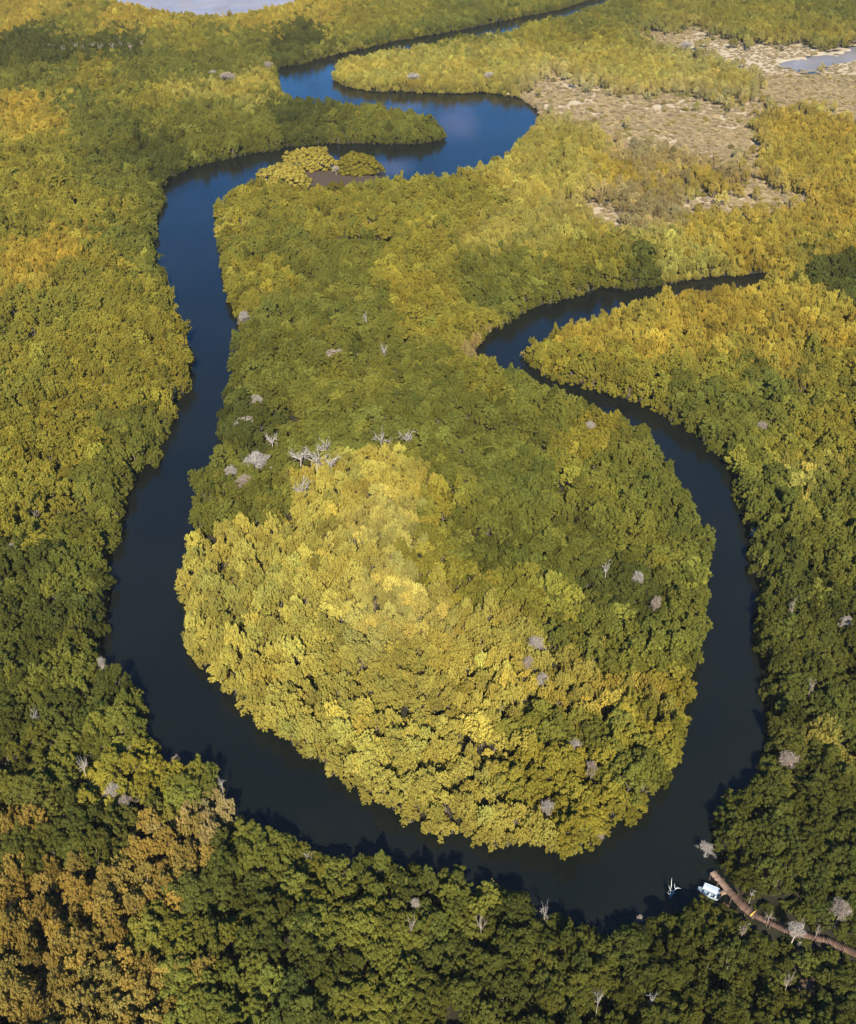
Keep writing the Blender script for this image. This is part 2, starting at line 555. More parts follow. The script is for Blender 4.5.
SNAG = []      # tall bare snags with crooked limbs
for i in range(4):
    tv, tf = tube([(0, 0, -0.3), (0.1, 0, 1.5), (0.0, 0.15, 3.0), (0.15, 0.1, 4.4)], [0.17, 0.14, 0.11, 0.07], 7)
    v, f = branchy(500 + i, 2, 1.7, 0.085, 5, 0.75, 0.15)
    v = v + np.array([0.05, 0.08, 3.1])
    SNAG.append((mesh_np('trunk', tv, tf, DEADWOOD, smooth=True), mesh_np('branches', v, f, DEADWOOD, smooth=True)))
SNAGW = []
for a_, b_ in SNAG:
    a2 = a_.copy(); b2 = b_.copy()
    a2.materials[0] = DEADWARM; b2.materials[0] = DEADWARM
    SNAGW.append((a2, b2))
BUSH = []      # round masses of bleached twigs
for i in range(5):
    tv, tf = tube([(0, 0, -0.3), (0.06, 0, 1.0), (0.0, 0.1, 2.0), (0.1, 0.05, 2.8)], [0.16, 0.13, 0.1, 0.05], 6)
    v, f = branchy(600 + i, 3, 1.15, 0.075, 8, 0.85, 0.05, 4, (3, 5))
    v = v + np.array([0.04, 0.05, 2.3])
    rb = np.random.default_rng(650 + i)
    # sprays of fine twigs round the limbs
    cc = []; nn_ = []
    for q in range(30):
        a_ = q * 2.39996; rr_ = 1.8 * math.sqrt((q + 0.5) / 30) * rb.uniform(0.7, 1.15)
        c0 = np.array([math.cos(a_) * rr_ * rb.uniform(0.75, 1.1), math.sin(a_) * rr_ * rb.uniform(0.75, 1.1), 3.9 - (0.62 if q % 2 else 0.25) * rr_ ** 2 + rb.uniform(-0.4, 0.4)])
        dd_ = rand_dirs(38, rb); dd_[:, 2] = np.abs(dd_[:, 2])
        cc.append(c0 + dd_ * rb.uniform(0.15, 0.62, (38, 1)))
        nn_.append(np.cross(dd_, rand_dirs(38, rb)))
    cc = np.concatenate(cc); nn_ = np.concatenate(nn_); nn_ /= np.linalg.norm(nn_, axis=1)[:, None]
    tv_, tf_ = leaf_quads(cc, nn_, 0.25, rb)
    tv_ = tv_.reshape(-1, 4, 3); mid = tv_.mean(1, keepdims=True)
    tv_[:, 1] = mid[:, 0] + (tv_[:, 1] - mid[:, 0]) * 0.12; tv_[:, 3] = mid[:, 0] + (tv_[:, 3] - mid[:, 0]) * 0.12
    v, f = merge([(v, f), (tv_.reshape(-1, 3), tf_)])
    mat = DEADWOOD if i % 2 == 0 else DEADWARM
    BUSH.append((mesh_np('trunk', tv, tf, mat, smooth=True), mesh_np('branches', v, f, mat)))

# px, py, width px, kind, label
DEAD = [
    (244, 316, 15, 'b', 'bleached dead bush on the east bank where the long left reach narrows'),
    (335, 357, 24, 'b', 'broad pinkish grey dead bush alone in the green neck of the meander'),
    (384, 352, 9, 's', 'slim bare snag in the middle of the green neck of the meander'),
    (366, 322, 9, 's', 'tall thin bare snag in the northern green neck above the pinkish dead bush'),
    (256, 400, 12, 'b', 'small pale dead bush, upper one of the chain along the left reach'),
    (245, 424, 22, 'b', 'white elongated dead bush at the water side below a smaller one'),
    (272, 442, 11, 's', 'small white snag between the left reach dead bushes and the snag cluster'),
    (256, 461, 23, 'b', 'brightest white dead bush of the left reach bank, above two tan ones'),
    (243, 479, 14, 'b', 'tan dead bush just below the brightest white dead bush'),
    (231, 470, 11, 'b', 'small tan dead bush left of the brightest white dead bush'),
    (300, 459, 18, 's', 'leaning white snag at the left end of the snag cluster'),
    (316, 462, 20, 's', 'forked white snag in the middle of the snag cluster'),
    (331, 466, 18, 's', 'twisted white snag at the right end of the snag cluster'),
    (324, 450, 14, 's', 'tallest upright snag at the back of the snag cluster'),
    (302, 492, 20, 's', 'sprawling white snag below the snag cluster at the yellow stand edge'),
    (381, 440, 15, 's', 'two pronged white snag above the bright yellow stand'),
    (407, 441, 16, 's', 'pale branching snag right of the two pronged snag'),
    (590, 425, 13, 'b', 'light grey dead bush on the green slope of the island top right'),
    (763, 425, 15, 'b', 'grey dead bush in the golden stand on the right bank'),
    (638, 577, 15, 'b', 'white dead bush in the dark green east side of the island'),
    (606, 572, 11, 's', 'low bare snag left of the white dead bush on the island east side'),
    (656, 602, 14, 'b', 'tan dead bush below the white one on the island east side'),
    (536, 642, 18, 'b', 'tan grey dead bush at the head of the dark cleft in the island'),
    (528, 660, 10, 'b', 'small grey dead bush beside the dark cleft in the island'),
    (543, 678, 13, 'b', 'grey dead bush at the foot of the dark cleft in the island'),
    (575, 746, 14, 'b', 'grey dead bush in the mottled southern part of the island'),
    (592, 768, 15, 'b', 'larger grey dead bush south of its neighbour in the mottled island part'),
    (548, 806, 16, 'b', 'brownish dead bush in the yellow southern tip of the island'),
    (600, 832, 11, 'b', 'dead bush on the south eastern shore of the island'),
    (132, 722, 17, 'b', 'white dead bush close to the water on the left bank'),
    (129, 747, 14, 'b', 'pale dead bush just below the waterside white one on the left bank'),
    (175, 757, 11, 'b', 'round pinkish dead bush overhanging the water on the lower left bank'),
    (112, 789, 17, 'b', 'large bleached dead bush, upper left of a touching pair'),
    (125, 800, 15, 'b', 'bleached dead bush, lower right of a touching pair'),
    (84, 769, 11, 's', 'white twisted snag left of the touching dead bushes'),
    (101, 662, 9, 'b', 'tiny grey dead bush at the inner corner of the left bank'),
    (222, 788, 7, 's', 'thin white snag leaning out of the lower left bank'),
    (415, 903, 11, 'b', 'grey dead bush in the green bottom stand, behind a bare snag'),
    (412, 930, 13, 's', 'bare crooked snag below the grey dead bush in the bottom stand'),
    (481, 928, 15, 's', 'many branched bare snag in the olive bottom stand'),
    (308, 856, 12, 's', 'pale forked snag near the shore of the bottom bank'),
    (598, 1003, 12, 's', 'bright white fallen snag near the bottom edge of the picture'),
    (708, 845, 16, 'b', 'pinkish dead bush reaching over the dark water on the right bank'),
    (790, 760, 24, 'b', 'wide brown grey dead bush inland on the right bank'),
    (756, 530, 14, 'b', 'pinkish brown dead bush at the right bank water edge'),
    (640, 916, 9, 'b', 'small pink dead bush at the bottom bank water edge'),
    (842, 908, 27, 'b', 'large pinkish grey dead bush above the boardwalk at the right margin'),
    (797, 928, 22, 'b', 'tan dead bush spreading over the boardwalk'),
    (752, 893, 10, 's', 'white bare branchy snag just above the boardwalk'),
    (171, 388, 9, 'b', 'small pink dead bush on the outer bend of the left bank'),
    (846, 621, 12, 'b', 'white dead bush at the right margin of the right bank stand'),
    (792, 611, 10, 's', 'bare snag in a dark gap of the right bank stand'),
    (12, 548, 14, 'b', 'tan dead bush at the left margin above the dark stand'),
    (105, 386, 8, 'b', 'small pinkish dead bush in the olive left stand'),
    (489, 80, 14, 'b', 'white dead bush on the far shore of the upper pool'),
    (414, 82, 15, 'b', 'low pinkish dead bush on the upper pool far shore, left of the white one'),
    (268, 69, 12, 'b', 'pinkish dead bush at the west end of the upper pool'),
    (213, 76, 10, 'b', 'tall pale dead bush in the yellow stand west of the upper pool'),
    (228, 82, 18, 'b', 'wide pale dead bush in the yellow stand west of the upper pool'),
    (545, 915, 13, 's', 'pale crooked snag near the river edge of the bottom bank middle'),
    (651, 1003, 10, 's', 'grey snag right of the bright white fallen snag'),
    (787, 985, 10, 's', 'bare grey snag in the dark stand below the boardwalk'),
    (818, 930, 11, 's', 'grey snag leaning over the boardwalk, right of the tan dead bush'),
    (770, 915, 12, 's', 'leaning bare snag over the boardwalk past the yellow bar'),
    (742, 935, 12, 's', 'fallen grey snag below the boardwalk bend'),
    (36, 720, 9, 's', 'bare snag near the left margin above the rust stand'),
    (810, 690, 9, 's', 'small bare snag in the dark right bank stand'),
    (686, 50, 15, 'b', 'brown dead bush in the bare pale ground by the upper right pool'),
]
dead_spots = []
for px, py, wpx, kind, lab in DEAD:
    zt = 2.6 if py < 100 or py == 893 or (py == 915 and px == 770) or (py == 930 and px == 818) or 'water' in lab or 'shore' in lab or 'overhang' in lab else 4.2
    x, y = ground(px, py, zt)
    dep = project(x, y, zt)[2]
    dead_spots.append((x, y, wpx * dep / FPX))
# row of pale bare trunks in the far left stand
ROW = [(52, 50), (64, 53), (76, 49), (84, 52), (93, 49), (101, 51), (112, 50), (120, 48), (131, 50), (140, 47)]


# ------------------------------------------------------------------ scatter the living trees
def frame_ok(x, y, m=0.0):
    px, py, d = project(x, y, 3.0)
    return (d > 1) & (px > -m) & (px < W + m) & (py > -m * 0.4) & (py < H + m)


SPC = 2.65
x0, x1, y0, y1 = -430, 430, 22, 860
gx = np.arange(x0, x1, SPC)
gy = np.arange(y0, y1, SPC * 0.866)
X, Y = np.meshgrid(gx, gy)
X = X + (np.arange(len(gy)) % 2)[:, None] * SPC * 0.5
X = (X + rng.uniform(-0.38, 0.38, X.shape) * SPC).ravel()
Y = (Y + rng.uniform(-0.38, 0.38, Y.shape) * SPC).ravel()
px, py, dep = project(X, Y, 3.0)
keep = (px > -280) & (px < W + 280) & (py > -22) & (py < H + 230)
X, Y = X[keep], Y[keep]
sdv = water_sd(X, Y)
keep = sdv > 1.0
X, Y, sdv = X[keep], Y[keep], sdv[keep]
spc, mix = species(X, Y)
px, py, dep = project(X, Y, 3.0)

# pale scrub: more, smaller bushes
scrub = spc == 7
SX, SY = [], []
for k in range(3):
    SX.append(X[scrub] + rng.uniform(-1.9, 1.9, scrub.sum())); SY.append(Y[scrub] + rng.uniform(-1.9, 1.9, scrub.sum()))
SX = np.concatenate(SX); SY = np.concatenate(SY)
ss = water_sd(SX, SY)
k = (ss > 0.6)
SX, SY, ss = SX[k], SY[k], ss[k]
spx, spy, sdep = project(SX, SY, 1.0)
# thin the scrub out in the open mud flat by the pool
open_ = (spx > 690) & (spy < 75) & (spy > 30)
pk = np.where(open_, 0.42, 0.93) * np.where(fbm(SX / 14, SY / 22, 77) > 0.40, 1.0, 0.35)
k = rng.random(len(SX)) < pk
SX, SY, sdep, sopen = SX[k], SY[k], sdep[k], open_[k]

keep = ~scrub
X, Y, sdv, spc, mix, px, py, dep = [a[keep] for a in (X, Y, sdv, spc, mix, px, py, dep)]

feather = np.isin(spc, [3, 4, 5, 6, 8])
n = len(X)
big = fbm(X / 11, Y / 11, 41, 2)
R = np.where(feather, rng.uniform(1.4, 2.25, n), np.clip(1.95 * np.exp(rng.normal(0, 0.25, n)), 1.2, 3.5)) * (0.82 + 0.36 * big)
HT = np.where(feather, rng.uniform(0.95, 1.2, n), rng.uniform(0.9, 1.18, n)) * np.where(feather, 0.80 + 0.40 * fbm(X / 7, Y / 7, 55, 2), 0.66 + 0.68 * fbm(X / 7, Y / 7, 55, 2))
tall = rng.random(n) < 0.07
HT = np.where(tall, HT * 1.22, HT); R = np.where(tall, R * 1.2, R)
HT = np.where(feather, HT * 0.88, HT)
HT = HT * 5.3                                  # tree height in metres
edge = np.clip(sdv / 4.0, 0, 1)
R *= 0.72 + 0.28 * edge
HT *= 0.78 + 0.22 * edge
# gaps and clefts
gap = fbm(X / 8.5, Y / 8.5, 63, 3)
wgt = np.where(feather, 0.22, 0.29)
hole = (gap < wgt) & (rng.random(n) < 0.8) & (sdv > 4)
HT = np.where(hole, HT * 0.42, HT)
R = np.where(hole, R * 0.62, R)
drop = np.zeros(n, bool)
low = (gap > wgt) & (gap < wgt + 0.08)
HT = np.where(low, HT * 0.72, HT)
# corridor of the boardwalk
dw = np.minimum(seg_dist(WALK, X, Y, False), seg_dist(TIP, X, Y, False))
south = np.ones(n, bool)
drop |= dw < 1.45
north = Y > np.interp(X, [*TIP[:1, 0], *WALK[:, 0]], [*TIP[:1, 1], *WALK[:, 1]])
lim = 0.8 + np.clip(dw - 0.9, 0, None) * np.where(north, 1.5, 0.66)
sc = np.clip(lim / HT, 0.25, 1.0)
HT *= np.where(dw < 9, sc, 1.0)
R *= np.where(dw < 9, np.clip(sc * 1.35, 0.4, 1.0), 1.0)
# room for the boat
bx, by = ground(708, 892, 0.8)
drop |= np.hypot(X - bx, Y - by) < 2.4
# room for the dead wood
for dx, dy, wd in dead_spots:
    q = np.hypot(X - dx, Y - dy)
    drop |= q < wd * 0.33
    HT = np.where(q < wd * 0.40 + 1.6, HT * 0.72, HT)
# mud spit and its two round bushes stay clear
spit = [ground(a, b, 0.3) for a, b in [(254, 194), (262, 165), (290, 150), (330, 146), (388, 150), (392, 190), (345, 197), (300, 198)]]
drop |= inside(spit, X, Y)
k = ~drop
X, Y, sdv, spc, mix, R, HT, feather = [a[k] for a in (X, Y, sdv, spc, mix, R, HT, feather)]
n = len(X)
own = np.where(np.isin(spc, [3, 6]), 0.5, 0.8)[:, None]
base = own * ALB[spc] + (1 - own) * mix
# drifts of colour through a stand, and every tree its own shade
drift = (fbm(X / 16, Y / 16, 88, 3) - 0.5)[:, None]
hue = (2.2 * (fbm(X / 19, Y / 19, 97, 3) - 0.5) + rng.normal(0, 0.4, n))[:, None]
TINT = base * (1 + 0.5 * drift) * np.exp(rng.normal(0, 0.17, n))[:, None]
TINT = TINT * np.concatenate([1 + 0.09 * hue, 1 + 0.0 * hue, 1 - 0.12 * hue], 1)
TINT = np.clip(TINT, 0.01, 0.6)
IDX = np.where(feather, rng.integers(NB, NB + NF, n), rng.integers(0, NB, n))
ROT = np.stack([rng.normal(0, 0.12, n), rng.normal(0, 0.12, n), rng.uniform(0, 6.283, n)], 1)
SCL = np.stack([R, R * rng.uniform(0.75, 1.25, n), HT / 1.72], 1)
POS = np.stack([X, Y, np.full(n, 0.25)], 1)
PX, PY, DEPTH = project(X, Y, HT * 0.8)

# ------------------------------------------------------------------ the nearest 300 as trees of their own
inv = (PX > 2) & (PX < W - 2) & (PY > 2) & (PY < H + 6)
order = np.argsort(np.where(inv, DEPTH, 1e9))[:300]
solo = np.zeros(n, bool)
solo[order] = True

COLOUR = {0: 'dark green', 1: 'green', 2: 'olive', 3: 'yellow', 4: 'golden', 5: 'rust coloured', 6: 'lime yellow', 8: 'tan'}
ORD = ['first', 'second', 'third', 'fourth', 'fifth', 'sixth', 'seventh', 'eighth', 'ninth', 'tenth', 'eleventh', 'twelfth', 'thirteenth',
       'fourteenth', 'fifteenth', 'sixteenth', 'seventeenth', 'eighteenth', 'nineteenth', 'twentieth', 'twenty-first', 'twenty-second', 'twenty-third', 'twenty-fourth', 'twenty-fifth', 'twenty-sixth', 'twenty-seventh', 'twenty-eighth', 'twenty-ninth', 'thirtieth']
labels = {}; groups = {}
riv_near = sdv < 3.6


def side(i):
    if PX[i] > 700 or (PX[i] > 690 and PY[i] < 850): return 'right'
    if PY[i] > 800 and PX[i] > 225: return 'bottom'
    if 150 < PX[i] < 720 and PY[i] < 870 and spc[i] in (3, 4, 6, 1, 2) and (PY[i] < 870 and inside(np.array([(170, 500), (170, 640), (240, 720), (380, 815), (550, 866), (610, 850), (700, 740), (720, 500)]), np.array([PX[i]]), np.array([PY[i]]))[0]):
        return 'island'
    return 'left'


dwalk = np.minimum(seg_dist(WALK, X, Y, False), seg_dist(TIP, X, Y, False))
sides = {i: side(i) for i in order}
rowz = {}
for i in order:
    if dwalk[i] < 4.5: key = 'walk'
    elif riv_near[i]: key = 'shore_' + sides[i]
    else: key = 'in_' + sides[i]
    rowz.setdefault(key, []).append(i)
for key, ids in rowz.items():
    if key == 'walk':
        ids.sort(key=lambda i: X[i])
        for q, i in enumerate(ids):
            labels[i] = 'low %s mangrove hugging the boardwalk, %s from its water end' % (COLOUR[spc[i]], ORD[min(q, 29)])
            groups[i] = 'low mangroves beside the boardwalk'
    elif key == 'shore_bottom':
        ids.sort(key=lambda i: -X[i])
        for q, i in enumerate(ids):
            labels[i] = '%s waterside mangrove on the bottom bank, %s leftwards from the white boat' % (COLOUR[spc[i]], ORD[min(q, 29)])
            groups[i] = 'waterside mangroves of the bottom bank'
    elif key == 'shore_right':
        ids.sort(key=lambda i: Y[i])
        for q, i in enumerate(ids):
            labels[i] = '%s waterside mangrove on the right bank, %s upstream from the jetty tip' % (COLOUR[spc[i]], ORD[min(q, 29)])
            groups[i] = 'waterside mangroves of the right bank'
    elif key == 'shore_left':
        ids.sort(key=lambda i: Y[i])
        for q, i in enumerate(ids):
            labels[i] = '%s waterside mangrove on the left bank, %s upward from the tan lower stand' % (COLOUR[spc[i]], ORD[min(q, 29)])
            groups[i] = 'waterside mangroves of the left bank'
    elif key == 'shore_island':
        ids.sort(key=lambda i: X[i])
        for q, i in enumerate(ids):
            labels[i] = '%s mangrove on the rounded south shore of the island, %s from its left' % (COLOUR[spc[i]], ORD[min(q, 29)])
            groups[i] = 'shore mangroves of the island tip'
    else:
        cells = {}
        for i in ids:
            if key == 'in_bottom':
                z = ('left part of the bottom bank' if PX[i] < 330 else 'middle of the bottom bank' if PX[i] < 520 else 'bottom bank below the white branch' if PX[i] < 640 else 'bottom bank below the boat')
                z2 = 'at the picture bottom' if PY[i] > 970 else 'behind the shore trees' if PY[i] < 925 else 'midway inland'
            elif key == 'in_right':
                z = 'right bank below the boardwalk' if PY[i] > 935 else 'right bank above the boardwalk' if PY[i] > 800 else 'right bank around the wide brown dead bush'
                z2 = 'at the right margin' if PX[i] > 820 else 'closer to the river'
            elif key == 'in_left':
                z = 'rust stand at lower left' if spc[i] in (5, 8) else 'lower left bank'
                z2 = 'at the picture bottom' if PY[i] > 960 else 'at the left margin' if PX[i] < 60 else 'around the bleached dead pair' if PY[i] < 840 else 'midway inland'
            else:
                z = 'island'; z2 = 'in the dense yellow southern stand'
            cells.setdefault((COLOUR[spc[i]], z, z2), []).append(i)
        for (c, z, z2), ii in cells.items():
            ii.sort(key=lambda i: -R[i])
            for q, i in enumerate(ii):
                pre = ''
                if len(ii) > 1 and q == 0: pre = 'broadest '
                elif len(ii) > 2 and q == len(ii) - 1: pre = 'smallest '
                labels[i] = '%s%s mangrove, %s, %s' % (pre, c, z, z2)
                groups[i] = '%s mangroves of the %s, %s' % (c, z, z2)

protos = {}
for i in order:
    root = bpy.data.objects.new('mangrove_tree', None)
    root.empty_display_size = 0.5
    link(root)
    root.location = POS[i]
    root.rotation_euler = ROT[i]
    root.scale = SCL[i]
    tag(root, labels[i], 'tree', groups[i])
    kx = int(IDX[i])
    if kx not in protos:
        c = bpy.data.objects.new('crown', CROWNS[kx]); t = bpy.data.objects.new('trunk', TRUNKS[kx])
        protos[kx] = (c, t)
    else:
        c, t = [o.copy() for o in protos[kx]]
    for o in (c, t):
        link(o); o.parent = root
    c['tint'] = [float(a) for a in TINT[i]]


# ------------------------------------------------------------------ the rest of the wood: one object of instances
def scatter(name, pos, rot, scl, tint, idx, label, cat):
    m = bpy.data.meshes.new(name)
    m.vertices.add(len(pos))
    m.vertices.foreach_set('co', np.asarray(pos, np.float32).ravel())
    for nm, tp, arr, at in (('rot', 'FLOAT_VECTOR', rot, 'vector'), ('scl', 'FLOAT_VECTOR', scl, 'vector'), ('tint', 'FLOAT_VECTOR', tint, 'vector'), ('kind_idx', 'INT', idx, 'value')):
        a = m.attributes.new(nm, tp, 'POINT')
        a.data.foreach_set(at, np.asarray(arr, np.int32 if tp == 'INT' else np.float32).ravel())
    m.materials.append(LEAF)
    o = link(bpy.data.objects.new(name, m))
    ng = bpy.data.node_groups.new(name, 'GeometryNodeTree')
    ng.interface.new_socket('Geometry', in_out='INPUT', socket_type='NodeSocketGeometry')
    ng.interface.new_socket('Geometry', in_out='OUTPUT', socket_type='NodeSocketGeometry')
    gi = ng.nodes.new('NodeGroupInput'); go = ng.nodes.new('NodeGroupOutput')
    m2p = ng.nodes.new('GeometryNodeMeshToPoints')
    iop = ng.nodes.new('GeometryNodeInstanceOnPoints')
    ci = ng.nodes.new('GeometryNodeCollectionInfo')
    ci.inputs['Collection'].default_value = SRC
    ci.inputs['Separate Children'].default_value = True
    ci.inputs['Reset Children'].default_value = True

    def attr(nm, tp):
        a = ng.nodes.new('GeometryNodeInputNamedAttribute')
        a.data_type = tp
        a.inputs['Name'].default_value = nm
        return a.outputs['Attribute']
    e2r = ng.nodes.new('FunctionNodeEulerToRotation')
    L = ng.links.new
    L(gi.outputs[0], m2p.inputs['Mesh'])
    L(m2p.outputs[0], iop.inputs['Points'])
    L(ci.outputs[0], iop.inputs['Instance'])
    iop.inputs['Pick Instance'].default_value = True
    L(attr('kind_idx', 'INT'), iop.inputs['Instance Index'])
    L(attr('rot', 'FLOAT_VECTOR'), e2r.inputs[0])
    L(e2r.outputs[0], iop.inputs['Rotation'])
    L(attr('scl', 'FLOAT_VECTOR'), iop.inputs['Scale'])
    L(iop.outputs[0], go.inputs[0])
    md = o.modifiers.new('scatter', 'NODES')
    md.node_group = ng
    tag(o, label, cat, kind='stuff')
    return o


rest = ~solo
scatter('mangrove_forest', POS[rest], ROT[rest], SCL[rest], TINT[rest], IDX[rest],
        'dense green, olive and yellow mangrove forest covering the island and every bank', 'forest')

ns = len(SX)
sr = rng.uniform(0.9, 1.8, ns) * np.where(sopen, 0.75, 1.0)
shh = rng.uniform(0.35, 0.85, ns) * np.where(sopen, 0.55, 1.0)
stint = ALB[7] * np.exp(rng.normal(0, 0.13, ns))[:, None]
yel = rng.random(ns) < 0.09
stint[yel] = ALB[3] * 0.85
scatter('dry_scrub', np.stack([SX, SY, np.full(ns, 0.2)], 1), np.stack([np.zeros(ns), np.zeros(ns), rng.uniform(0, 6.28, ns)], 1),
        np.stack([sr, sr, shh], 1), stint, rng.integers(NB, NB + NF, ns), 'low pale tan dry scrub round the upper right mud flat', 'scrub')

# low shrubs fringing the banks and the boardwalk
ux = np.arange(x0, x1, 1.7); uy = np.arange(y0, y1, 1.7)
UX, UY = np.meshgrid(ux, uy)
UX = (UX + rng.uniform(-0.8, 0.8, UX.shape)).ravel(); UY = (UY + rng.uniform(-0.8, 0.8, UY.shape)).ravel()
upx, upy, udep = project(UX, UY, 1.5)
k = (upx > -270) & (upx < W + 270) & (upy > -18) & (upy < H + 220)
UX, UY = UX[k], UY[k]
usd = signed(RIV, UX, UY)
uw = np.minimum(seg_dist(WALK, UX, UY, False), seg_dist(TIP, UX, UY, False))
k = ((usd > 0.6) & (usd < 3.0)) | ((uw < 9) & (usd > 0))
k &= (uw > 0.95) & (np.hypot(UX - bx, UY - by) > 1.9) & ~inside(spit, UX, UY)
UX, UY, usd, uw = UX[k], UY[k], usd[k], uw[k]
nu = len(UX)
uspc, umix = species(UX, UY)
nearwalk = uw < 9
ur = np.where(nearwalk, rng.uniform(0.6, 1.2, nu), rng.uniform(1.0, 1.6, nu))
uh = np.where(nearwalk, np.minimum(0.5 + 0.28 * uw, 2.6) * rng.uniform(0.6, 1.1, nu), rng.uniform(2.0, 3.6, nu))
ut = (0.7 * ALB[uspc] + 0.3 * umix) * np.exp(rng.normal(0, 0.15, nu))[:, None] * 0.92
brown = nearwalk & (rng.random(nu) < 0.16)
ut[brown] = np.array([0.20, 0.135, 0.08]) * rng.uniform(0.6, 1.3, brown.sum())[:, None]
scatter('bank_shrubs', np.stack([UX, UY, np.where(nearwalk, 0.05, -0.55)], 1), np.stack([rng.normal(0, 0.1, nu), rng.normal(0, 0.1, nu), rng.uniform(0, 6.28, nu)], 1),
        np.stack([ur, ur, uh / 1.72], 1), ut, np.where(np.isin(uspc, [3, 4, 5, 6, 7, 8]), rng.integers(NB, NB + NF, nu), rng.integers(0, NB, nu)),
        'low mangrove shrubs fringing the river banks and the boardwalk', 'shrubs')

ux = np.arange(x0, x1, 3.1); uy = np.arange(y0, y1, 3.1)
UX, UY = np.meshgrid(ux, uy)
UX = (UX + rng.uniform(-1.4, 1.4, UX.shape)).ravel(); UY = (UY + rng.uniform(-1.4, 1.4, UY.shape)).ravel()
upx, upy, udep = project(UX, UY, 1.5)
k = (upx > -270) & (upx < W + 270) & (upy > -18) & (upy < H + 220)
UX, UY = UX[k], UY[k]
usd = water_sd(UX, UY)
uw = np.minimum(seg_dist(WALK, UX, UY, False), seg_dist(TIP, UX, UY, False))
uspc, umix = species(UX, UY)
k = (usd > 2.2) & (uw > 7) & (np.hypot(UX - bx, UY - by) > 4) & ~inside(spit, UX, UY) & (uspc != 7)
UX, UY, uspc, umix = UX[k], UY[k], uspc[k], umix[k]
nu = len(UX)
ur = rng.uniform(1.2, 1.9, nu); uh = rng.uniform(1.4, 2.6, nu)
ut = (0.45 * ALB[uspc] + 0.25 * umix + 0.3 * ALB[0]) * np.exp(rng.normal(0, 0.15, nu))[:, None] * 0.8
scatter('understory', np.stack([UX, UY, np.full(nu, -0.1)], 1), np.stack([rng.normal(0, 0.1, nu), rng.normal(0, 0.1, nu), rng.uniform(0, 6.28, nu)], 1),
        np.stack([ur, ur, uh / 1.72], 1), ut, rng.integers(0, NB, nu), 'low green understory showing in the gaps of the canopy', 'shrubs')

# ------------------------------------------------------------------ dead trees as things
GROUP_DEAD = 'dead mangroves among the green canopy'
for q, ((px_, py_, wpx, kind, lab), (x, y, wd)) in enumerate(zip(DEAD, dead_spots)):
    tm, bm_ = ((SNAGW if (py_ > 880 or px_ > 600) and 'white' not in lab and 'pale' not in lab else SNAG)[q % 4] if kind == 's' else BUSH[q % 5])
    root = link(bpy.data.objects.new('dead_tree', None))
    w0 = 3.9 if kind == 's' else 3.9
    s = (1.3 if 215 < px_ < 415 and 390 < py_ < 500 else 1.0 if py_ < 880 else 0.85) * wd / w0
    root.location = (x, y, 0.2)
    root.rotation_euler = (0, 0, q * 1.7)
    hz = 1.0 if kind == 's' else 0.98
    if ('above the boardwalk' in lab or 'over the boardwalk' in lab) and kind == 's': hz = 0.5
    if py_ > 100 and ('water' in lab or 'shore' in lab or 'overhang' in lab): hz = 0.58
    asp = 0.82 + 0.36 * ((q * 0.618) % 1)
    root.scale = (s * asp, s / asp, np.clip(hz * (0.6 + 0.4 * s), 1.05 if hz > 0.6 else 0.5, 1.45) * (1.1 if kind == 's' else 1.05))
    tag(root, lab, 'dead tree', GROUP_DEAD)
    for nm, me in (('trunk', tm), ('branches', bm_)):
        o = link(bpy.data.objects.new(nm, me)); o.parent = root
for q, (a, b) in enumerate(ROW):
    x, y = ground(a, b, 4.0)
    root = link(bpy.data.objects.new('dead_tree', None))
    root.location = (x, y, 0.2)
    root.rotation_euler = (0, 0, q * 2.1)
    root.scale = (0.95, 0.95, 1.3)
    tag(root, 'pale bare trunk edging the dark far left stand, %s from the left' % ORD[q], 'dead tree', 'row of pale bare trunks in the far left stand')
    for nm, me in zip(('trunk', 'branches'), SNAGW[q % 4]):
        o = link(bpy.data.objects.new(nm, me)); o.parent = root

# white branch sticking out of the water
v, f = branchy(901, 1, 1.3, 0.075, 3, 0.9, 0.1)
v[:, 2] -= 0.25
o = link(bpy.data.objects.new('bare_branch', mesh_np('bare_branch', v, f, plain('white_branch', (0.75, 0.76, 0.74), 0.6, 0.1, 4), smooth=True)))
x, y = ground(671, 894, 0.6)
o.location = (x, y, 0.2)
o.scale = (1.2, 1.2, 1.6)
tag(o, 'bare white branch standing out of the dark water left of the boat', 'branch')

